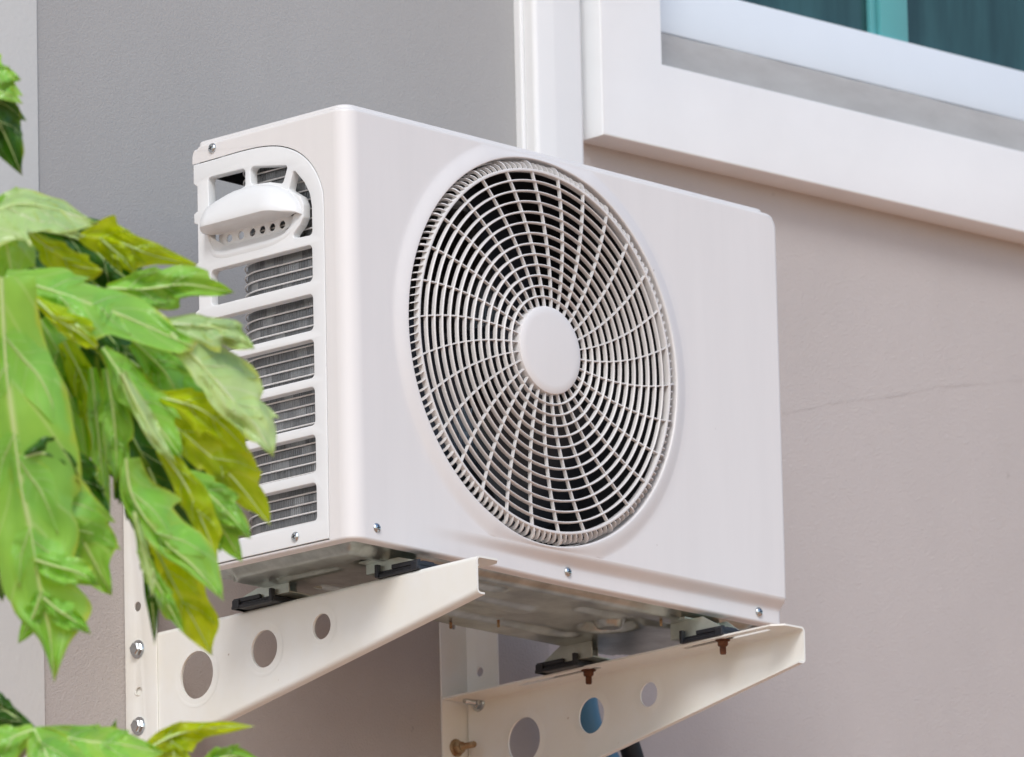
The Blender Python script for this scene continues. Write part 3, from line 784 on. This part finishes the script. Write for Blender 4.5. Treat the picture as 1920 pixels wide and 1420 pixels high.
    # bolts through leg and web
    for zz in (-.0165, -.1145):
        bm = bmesh.new()
        if s > 0:
            hexbolt(bm, Matrix.Translation(w2l((xl-T/2, YW-.026, zt+zz))) @ Matrix.Rotation(-pi/2, 4, 'Y') @ Matrix.Rotation(.3, 4, 'Z'))
            obj('bolt', bm, M_STEEL, br, angle=25)
        elif zz > -.05:
            hexbolt(bm, Matrix.Translation(w2l((x0-T/2, YW-.026, zt+zz+.013))) @ Matrix.Rotation(-pi/2, 4, 'Y'), thread=.016)
            obj('bolt', bm, M_STEEL, br, angle=25)
    if s < 0:
        bm = bmesh.new()
        hexbolt(bm, Matrix.Translation(w2l((xl+s*.024, YW-.003, zt-.062))) @ Matrix.Rotation(pi/2, 4, 'X'), r=.0085, h=.010, thread=.022)
        o = obj('anchor_bolt', bm, M_BRASS, br, angle=25); o['label'] = 'rusty threaded anchor bolt'
    # rusty bolts hanging through the flange slots
    for yy in (yend+.112, yend+.352):
        bm = bmesh.new(); mt = Matrix.Translation(w2l((sx, yy, zt-T/2))) @ Matrix.Rotation(pi, 4, 'X')
        lathe(bm, [(.0095, 0), (.0095, .0010), (0, .0010)], mt, 24)
        hexbolt(bm, mt, r=.0068, h=.0062, flange=False, thread=.009)
        o = obj('bolt', bm, M_RUST, br, angle=25); o['label'] = 'rusty brown bolt below the flange'
    return br
bracket(.1015, ZL, 1, -.108, 'cream steel wall bracket under the slotted left end of the air conditioner', .045)
bracket(.690, ZR, -1, -.086, 'cream steel wall bracket under the plain right end, rusty bolts hanging below', .048)

# ------------------------------------------------------------------ hose behind the right bracket
hose = tag(empty('drain_hose', (.885, .44, -.2)), 'blue hose with black foam sleeve hanging behind the middle hole of the right bracket', 'hose')
hose.rotation_euler = (0, 0, 0)
bm = bmesh.new()
hpts = [(-.070, .0, .26), (-.068, 0, .20), (-.062, 0, .15), (-.048, 0, .115), (-.022, 0, .085), (-.006, 0, .05), (-.002, 0, -.06)]
sp = smooth_open(hpts) if False else hpts
def cr3(pts, n=6):
    out = []
    for i in range(len(pts)-1):
        p0, p1, p2, p3 = (Vector(pts[max(0, min(len(pts)-1, i+k))]) for k in (-1, 0, 1, 2))
        for k in range(n):
            t = k/n; out.append(.5*((2*p1)+(-p0+p2)*t+(2*p0-5*p1+4*p2-p3)*t*t+(-p0+3*p1-3*p2+p3)*t**3))
    out.append(Vector(pts[-1])); return out
tube(bm, cr3(hpts), .020, 20); obj('hose_tube', bm, M_BLUE, hose)
bm = bmesh.new(); tube(bm, cr3([(.010, .0, .128), (.022, .0, .112), (.032, .0, .07), (.034, .0, -.06)]), [.010]+[.0140]*18, 18); obj('foam_sleeve', bm, M_FOAM, hose)

# ------------------------------------------------------------------ papaya plant
plant = tag(empty('papaya_plant', (-1.75, -1.15, GZ)), 'papaya plant with big lobed sunlit green leaves in the left foreground', 'plant')
plant.matrix_world = Matrix.Translation((-1.75, -1.15, GZ)); PINV = plant.matrix_world.inverted()
BD = 8.72
def lobe(bm, vb, uvl, mi, mid, wl, wr, d=0., dd=0., fold=.35, tilt=0., vein=1., nu=64, nv=6, curl=.0, seed=0, teeth=None, sub=True, par=None):
    """mid: pixel midrib; wl/wr half widths (px) left/right of its direction; d,dd depth at base/tip (m); tilt leans the blade"""
    m = [(p[0], p[1]) for p in mid]
    K = len(m)
    cm = [Vector(p) for p in cr3([(p[0], p[1], 0) for p in m], 8)]
    n_ = len(cm)
    Lw = [sum([]) for _ in ()]
    def catm(a, t):
        x = t*(len(a)-1); i = min(int(x), len(a)-2); f = x-i
        p0, p1, p2, p3 = a[max(i-1, 0)], a[i], a[i+1], a[min(i+2, len(a)-1)]
        return max(0, .5*((2*p1)+(-p0+p2)*f+(2*p0-5*p1+4*p2-p3)*f*f+(-p0+3*p1-3*p2+p3)*f**3))
    def wave(t, v):
        return -.013*sin(min(abs(v), 1.2)*pi*.8)*mnoise.noise((t*5+seed, v*1.6, seed))+.010*mnoise.noise((t*3, v*2+seed, 9))+.003*abs(v)*mnoise.noise((t*14, v, seed+3))
    rows, veins = [], []
    nt_ = teeth if teeth is not None else 1.4+.5*(seed % 3)
    def saw(t, ph):
        q = t*nt_+ph+.35*mnoise.noise((t*3, seed*1.3, ph)); q -= math.floor(q)
        return (q/.8)**.8 if q < .8 else 1-((q-.8)/.2)
    for i in range(nu+1):
        t = i/nu; x = t*(n_-1); k = min(int(x), n_-2); f = x-k
        c = cm[k]*(1-f)+cm[k+1]*f
        tg = (cm[min(k+2, n_-1)]-cm[max(k-1, 0)]).normalized(); nr = Vector((-tg.y, tg.x, 0))   # right of travel, y down
        a, b = catm(wl, t), catm(wr, t)
        if sub: a, b = a*(.97+.08*sin(t*17+seed)), b*(.97+.08*sin(t*15+seed*2))
        d0 = BD+d+dd*t+curl*t*t if par is None else par(c.x, c.y)+d
        row = []
        for j in range(-nv, nv+1):
            v = j/nv; wdt = (b if v > 0 else a)
            sw = saw(t, seed*.37) if v > 0 else saw(t, seed*.37+.45)
            env = sstep(.02, .25, t)
            off = v*wdt*(1+abs(v)**3*.30*(sw-.55)*env)
            p = c+nr*off+tg*(abs(v)**3*wdt*.40*(sw-.3)*env)
            depth = d0+(abs(off)*fold+off*tilt)/FPX*BD+wave(t, v) if par is None else par(p.x, p.y)+d+.05*abs(off)/FPX*BD+.0015*mnoise.noise((t*5, v*2, seed))
            row.append((at(p.x, p.y, depth), t, v))
        rows.append(row)
        veins.append((at(c.x, c.y, d0-.0012), max(.0015*(1-t)**.7, .0004)*vein))
    if sub and par is None:
        def surf(px_, py_):
            q = Vector((px_, py_, 0)); k = min(range(n_), key=lambda i_: (cm[i_]-q).length_squared)
            tg = (cm[min(k+1, n_-1)]-cm[max(k-1, 0)]).normalized(); off = (q-cm[k]).dot(Vector((-tg.y, tg.x, 0))); t_ = k/(n_-1)
            wv_ = max(catm(wr if off > 0 else wl, t_)*.9, 8)
            return BD+d+dd*t_+curl*t_*t_+(abs(off)*fold+off*tilt)/FPX*BD+wave(t_, max(-1.6, min(1.6, off/wv_)))
        Ltot = sum((cm[i+1]-cm[i]).length for i in range(n_-1))
        rnd = random.Random(seed*13+5)
        for t0 in ((.22, .44, .64) if Ltot > 420 else (.26, .52)):
            for sg in (-1, 1):
                tt = t0+rnd.uniform(-.05, .05); k = int(tt*(n_-1)); c = cm[k]
                tg = (cm[min(k+2, n_-1)]-cm[max(k-1, 0)]).normalized(); ang = sg*radians(rnd.uniform(27, 44))
                dr = Vector((tg.x*cos(ang)-tg.y*sin(ang), tg.x*sin(ang)+tg.y*cos(ang), 0)); dr2 = (dr*.55+tg*.45).normalized()
                wd_ = catm(wr if sg > 0 else wl, min(tt+.12, 1)); ln = max(wd_*rnd.uniform(1.6, 2.15), 16)
                p1 = c+dr*ln*.5; p2 = p1+dr2*ln*.5; hw = ln*rnd.uniform(.19, .25)
                lobe(bm, vb, uvl, mi, [(c.x, c.y), ((c+p1).x/2, (c+p1).y/2), (p1.x, p1.y), (p2.x, p2.y)], [hw*.5, hw, hw*.8, 0], [hw*.5, hw, hw*.8, 0], d=-.0012, vein=.28, nu=20, nv=3, seed=seed+k, teeth=0, sub=False, par=surf)
    V = [[bm.verts.new(PINV @ q[0]) for q in r] for r in rows]
    for i in range(nu):
        for j in range(2*nv):
            f = bm.faces.new((V[i][j], V[i+1][j], V[i+1][j+1], V[i][j+1])); f.material_index = mi
            for lp, (ii, jj) in zip(f.loops, ((i, j), (i+1, j), (i+1, j+1), (i, j+1))): lp[uvl].uv = (rows[ii][jj][1], rows[ii][jj][2])
    if vein: tube(vb, [PINV @ q[0] for q in veins], [q[1] for q in veins], 6, caps=False)
G, Y, K_, P_ = 0, 1, 2, 3
def leaf(lobes, label=None):
    bm = bmesh.new(); vb = bmesh.new(); uvl = bm.loops.layers.uv.new('UVMap')
    for i, lb in enumerate(lobes):
        kw = dict(lb[-1]); lobe(bm, vb, uvl, lb[0], lb[1], lb[2], lb[3], seed=i+len(lobes)*7+int(lb[1][0][0]), **kw)
    o = obj('leaf', bm, [M_LEAF, M_LEAFY, M_LEAFSHADE, M_LEAFLIT], plant, merge=0, angle=80, normals=False)
    v = obj('vein', vb, M_VEIN, o, merge=0, angle=80)
    if label: o['label'] = label
    return o
# big front leaf at the left edge
leaf([
 (G, [(2, 520), (5, 590), (12, 700), (25, 800), (40, 915), (58, 1000), (75, 1100), (92, 1185), (102, 1280)], [60, 70, 90, 110, 100, 105, 100, 108, 60, 82, 30, 0][::-1][::-1], [60, 65, 70, 80, 70, 60, 75, 60, 66, 20, 0], dict(d=-.10, dd=.02, fold=.45, tilt=-.15)),
 (G, [(40, 915), (95, 930), (138, 985), (175, 1050), (210, 1117)], [15, 62, 60, 40, 0], [20, 60, 78, 50, 0], dict(d=-.07, dd=.06, fold=.5, tilt=.3)),
 (G, [(66, 1050), (105, 1062), (150, 1075), (186, 1098)], [10, 26, 22, 0], [12, 30, 24, 0], dict(d=-.095, dd=.02, fold=.4, tilt=-.3, sub=False)),
 (G, [(80, 1120), (110, 1145), (140, 1165), (171, 1190)], [10, 24, 18, 0], [10, 24, 18, 0], dict(d=-.095, dd=.02, fold=.4, tilt=-.4, sub=False)),
 (G, [(78, 1110), (66, 1145), (52, 1175), (34, 1207)], [10, 22, 16, 0], [10, 20, 16, 0], dict(d=-.09, dd=.02, fold=.4, tilt=.3, sub=False)),
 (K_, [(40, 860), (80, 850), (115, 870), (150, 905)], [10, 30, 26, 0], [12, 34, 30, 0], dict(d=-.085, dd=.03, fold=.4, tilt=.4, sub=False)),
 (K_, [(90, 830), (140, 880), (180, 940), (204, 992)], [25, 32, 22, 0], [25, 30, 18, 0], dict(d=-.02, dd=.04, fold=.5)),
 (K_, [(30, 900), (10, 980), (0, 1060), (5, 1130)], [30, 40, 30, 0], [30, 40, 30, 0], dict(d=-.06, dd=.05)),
], 'largest front leaf hanging at the left edge')
# upper leaf
leaf([
 (P_, [(-60, 430), (20, 385), (100, 392), (185, 420)], [20, 30, 20, 0], [60, 70, 50, 0], dict(d=.02, dd=.04, fold=.5, tilt=-1.5)),
 (G, [(-20, 380), (5, 430), (25, 530)], [60, 60, 30], [50, 50, 30], dict(d=.03, dd=.0, fold=.4, tilt=-1.1, sub=False)),
 (Y, [(148, 443), (215, 452), (290, 480), (372, 498)], [6, 40, 26, 18, 0], [8, 36, 34, 14, 0], dict(d=.08, dd=.05, fold=.25, tilt=.5)),
 (Y, [(190, 450), (225, 480), (257, 516)], [10, 22, 0], [18, 22, 0], dict(d=.085, dd=.03, tilt=.3)),
 (Y, [(55, 437), (95, 468), (140, 498), (192, 505)], [6, 22, 28, 0], [6, 26, 38, 6], dict(d=.03, dd=.06, fold=.6, tilt=.4)),
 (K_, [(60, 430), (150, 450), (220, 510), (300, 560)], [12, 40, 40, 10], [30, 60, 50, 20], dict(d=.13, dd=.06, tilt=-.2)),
])
# middle leaf reaching right over the unit
leaf([
 (G, [(200, 540), (270, 542), (350, 534), (440, 549)], [8, 30, 40, 30, 0], [14, 38, 40, 22, 0], dict(d=.05, dd=.04, fold=.3, tilt=.35)),
 (G, [(10, 520), (120, 552), (230, 592), (365, 652)], [15, 40, 40, 34, 12], [16, 38, 52, 44, 10], dict(d=-.03, dd=.03, fold=.35, tilt=-1.3)),
 (Y, [(66, 560), (110, 600), (150, 625), (182, 652)], [8, 26, 26, 4], [5, 16, 22, 4], dict(d=-.04, dd=.0, fold=.3, tilt=.6)),
 (P_, [(320, 625), (378, 685), (430, 745), (480, 800), (513, 858)], [24, 62, 66, 52, 30, 0], [12, 26, 34, 34, 22, 0], dict(d=.0, dd=.02, fold=.5, tilt=-.9)),
 (P_, [(310, 605), (390, 612), (440, 628), (478, 654)], [10, 22, 20, 0], [15, 38, 30, 0], dict(d=.015, dd=.02, fold=.4, tilt=-.8)),
 (K_, [(180, 600), (250, 680), (330, 720), (400, 760)], [30, 60, 60, 10], [30, 50, 50, 20], dict(d=.10, dd=.05)),
])
# inner leaf hanging in the middle
leaf([
 (G, [(192, 652), (225, 700), (262, 755), (305, 810), (342, 862)], [8, 34, 44, 38, 0], [6, 22, 30, 26, 0], dict(d=-.03, dd=.03, fold=.5, tilt=-.5)),
 (G, [(200, 690), (212, 770), (218, 850), (217, 905)], [12, 32, 26, 0], [10, 24, 22, 0], dict(d=-.015, dd=.04, fold=.5, tilt=.3)),
 (G, [(172, 690), (182, 790), (192, 890), (204, 992)], [10, 22, 18, 0], [8, 16, 16, 0], dict(d=.02, dd=.05, fold=.5)),
 (P_, [(228, 700), (262, 770), (298, 830), (330, 868)], [8, 18, 14, 0], [6, 14, 12, 0], dict(d=-.06, dd=.02, fold=.5, tilt=-1.2, sub=False)),
 (G, [(236, 860), (248, 930), (300, 1008), (365, 1065), (421, 1128)], [26, 58, 66, 44, 0], [10, 22, 22, 16, 0], dict(d=-.05, dd=.03, fold=.35, tilt=-.55)),
 (Y, [(285, 1015), (315, 1075), (345, 1130), (372, 1180), (398, 1230)], [18, 48, 50, 34, 0], [8, 26, 36, 26, 0], dict(d=.0, dd=.03, fold=.25, tilt=.35)),
 (G, [(262, 1030), (292, 1090), (318, 1140), (345, 1190)], [8, 16, 16, 0], [8, 16, 16, 0], dict(d=-.03, dd=.02, fold=.6)),
 (K_, [(262, 1000), (276, 1070), (286, 1140), (290, 1210)], [10, 16, 14, 0], [8, 12, 10, 0], dict(d=-.02, dd=.05)),
 (P_, [(252, 960), (268, 1030), (280, 1080), (286, 1120)], [6, 10, 10, 0], [6, 10, 8, 0], dict(d=-.05, dd=.0, fold=.8, tilt=-.8)),
 (K_, [(220, 820), (240, 900), (255, 960), (262, 1010)], [30, 40, 20, 0], [20, 30, 20, 0], dict(d=.04, dd=.05)),
])
# right hanging leaf
leaf([
 (Y, [(290, 770), (370, 835), (440, 900), (507, 985)], [16, 44, 56, 40, 0], [12, 28, 34, 24, 0], dict(d=.03, dd=.03, fold=.3, tilt=.15)),
 (Y, [(300, 745), (370, 765), (420, 800), (468, 850)], [14, 34, 30, 0], [12, 38, 34, 0], dict(d=.01, dd=.03, fold=.35, tilt=-.2)),
 (G, [(345, 890), (395, 930), (430, 965), (471, 1010)], [14, 36, 28, 0], [10, 22, 16, 0], dict(d=.02, dd=.03, fold=.3, tilt=-.6)),
 (G, [(355, 910), (395, 960), (425, 1005), (454, 1055)], [20, 34, 30, 0], [14, 30, 26, 0], dict(d=.04, dd=.03, fold=.3, tilt=.1)),
 (Y, [(300, 840), (348, 910), (382, 985), (408, 1048)], [14, 30, 30, 0], [10, 24, 22, 0], dict(d=.0, dd=.04, fold=.4, tilt=.3)),
 (G, [(270, 690), (330, 740), (370, 800), (400, 870)], [20, 44, 40, 0], [16, 40, 36, 0], dict(d=.06, dd=.04, fold=.4)),
])
# shaded leaves deeper in the crown
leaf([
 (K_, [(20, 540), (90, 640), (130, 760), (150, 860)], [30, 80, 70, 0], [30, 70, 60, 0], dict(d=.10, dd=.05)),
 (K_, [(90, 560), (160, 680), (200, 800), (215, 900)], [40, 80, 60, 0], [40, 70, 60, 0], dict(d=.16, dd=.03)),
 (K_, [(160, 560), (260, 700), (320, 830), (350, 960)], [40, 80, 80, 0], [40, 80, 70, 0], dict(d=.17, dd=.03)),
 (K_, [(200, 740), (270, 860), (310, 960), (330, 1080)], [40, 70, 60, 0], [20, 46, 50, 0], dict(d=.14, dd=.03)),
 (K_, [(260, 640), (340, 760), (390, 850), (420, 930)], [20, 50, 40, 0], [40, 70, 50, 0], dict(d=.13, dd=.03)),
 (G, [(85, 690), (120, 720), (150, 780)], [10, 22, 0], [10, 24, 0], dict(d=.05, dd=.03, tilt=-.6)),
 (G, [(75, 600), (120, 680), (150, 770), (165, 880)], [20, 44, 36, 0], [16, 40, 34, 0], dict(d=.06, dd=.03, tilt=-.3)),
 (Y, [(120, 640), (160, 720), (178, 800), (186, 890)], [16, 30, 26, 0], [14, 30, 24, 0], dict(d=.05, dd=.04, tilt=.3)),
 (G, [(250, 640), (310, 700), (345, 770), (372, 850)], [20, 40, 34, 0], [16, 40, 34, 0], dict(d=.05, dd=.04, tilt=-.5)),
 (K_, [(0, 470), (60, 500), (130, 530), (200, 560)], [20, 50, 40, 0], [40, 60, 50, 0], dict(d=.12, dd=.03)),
], 'leaf behind the front leaves, shade put into its green')
# leaf tips at the upper left
leaf([
 (G, [(-90, 110), (-40, 125), (0, 136), (40, 150)], [20, 34, 22, 0], [30, 60, 44, 0], dict(d=.05, dd=.0, tilt=-.5)),
 (K_, [(-60, 140), (-20, 195), (8, 250), (42, 330)], [30, 46, 34, 0], [30, 50, 40, 0], dict(d=.05, dd=.03, tilt=.2)),
], 'leaf with two tips entering at the upper left')
# lower leaves
leaf([
 (G, [(64, 1368), (150, 1388), (230, 1396), (312, 1414)], [6, 30, 30, 0], [20, 50, 40, 0], dict(d=-.05, dd=.06, fold=.4, tilt=-1.5)),
 (G, [(64, 1368), (85, 1410), (100, 1460), (110, 1530)], [14, 60, 60, 0], [12, 40, 40, 0], dict(d=-.08, dd=-.04, fold=.4, tilt=-.6)),
 (G, [(64, 1368), (20, 1385), (-40, 1420), (-100, 1480)], [16, 40, 50, 0], [10, 24, 40, 0], dict(d=-.06, dd=.0, fold=.4, tilt=.6)),
 (K_, [(62, 1366), (25, 1342), (-10, 1320), (-60, 1300)], [8, 28, 50, 0], [6, 14, 22, 0], dict(d=.0, dd=.05, tilt=.3)),
 (G, [(215, 1420), (210, 1380), (218, 1348)], [8, 10, 0], [8, 10, 0], dict(d=.1, dd=.03)),
], 'pale leaf lying along the lower left edge')
leaf([
 (Y, [(275, 1405), (335, 1376), (410, 1364), (478, 1362)], [10, 24, 16, 8, 0], [14, 34, 24, 12, 0], dict(d=.02, dd=.02, fold=.2, tilt=.3)),
 (Y, [(318, 1375), (325, 1410), (330, 1460)], [16, 34, 30], [20, 36, 30], dict(d=.03, dd=.0, fold=.2, tilt=.3)),
 (G, [(375, 1440), (430, 1418), (495, 1430)], [10, 22, 0], [14, 30, 0], dict(d=.04, dd=.02, fold=.3, tilt=.2)),
 (Y, [(220, 1430), (270, 1415), (310, 1420)], [8, 18, 0], [8, 14, 0], dict(d=.0, dd=.02)),
], 'yellow leaf with a pointed tip at the bottom')
# stem and leaf stalks outside the left edge
bm = bmesh.new()
tube(bm, cr3([(0, 0, -.1), (.02, .01, 1.2), (.0, .03, 2.4), (.05, .05, 3.5), (.06, .05, 4.5)]), [.055-.030*k/24 for k in range(25)], 16)
obj('stem', bm, M_STEM, plant)
for (px_, py_, d_), zz in (((2, 520, .05), 3.60), ((-60, 430, .06), 3.85), ((10, 520, .16), 3.75), ((192, 670, .22), 3.62), ((270, 700, .22), 3.55), ((20, 540, .2), 3.7), ((-90, 110, .06), 4.1), ((64, 1372, .03), 3.05), ((318, 1440, .06), 3.1)):
    bm = bmesh.new()
    e = PINV @ at(px_, py_, BD+d_+.006); s0 = Vector((.03, .05, zz))
    k1 = PINV @ at(px_-60, py_+70, BD+d_+.10)
    tube(bm, cr3([s0, (s0+k1)/2+Vector((0, .06, .02)), k1, e]), .0045, 8)
    obj('petiole', bm, M_STEM, plant)
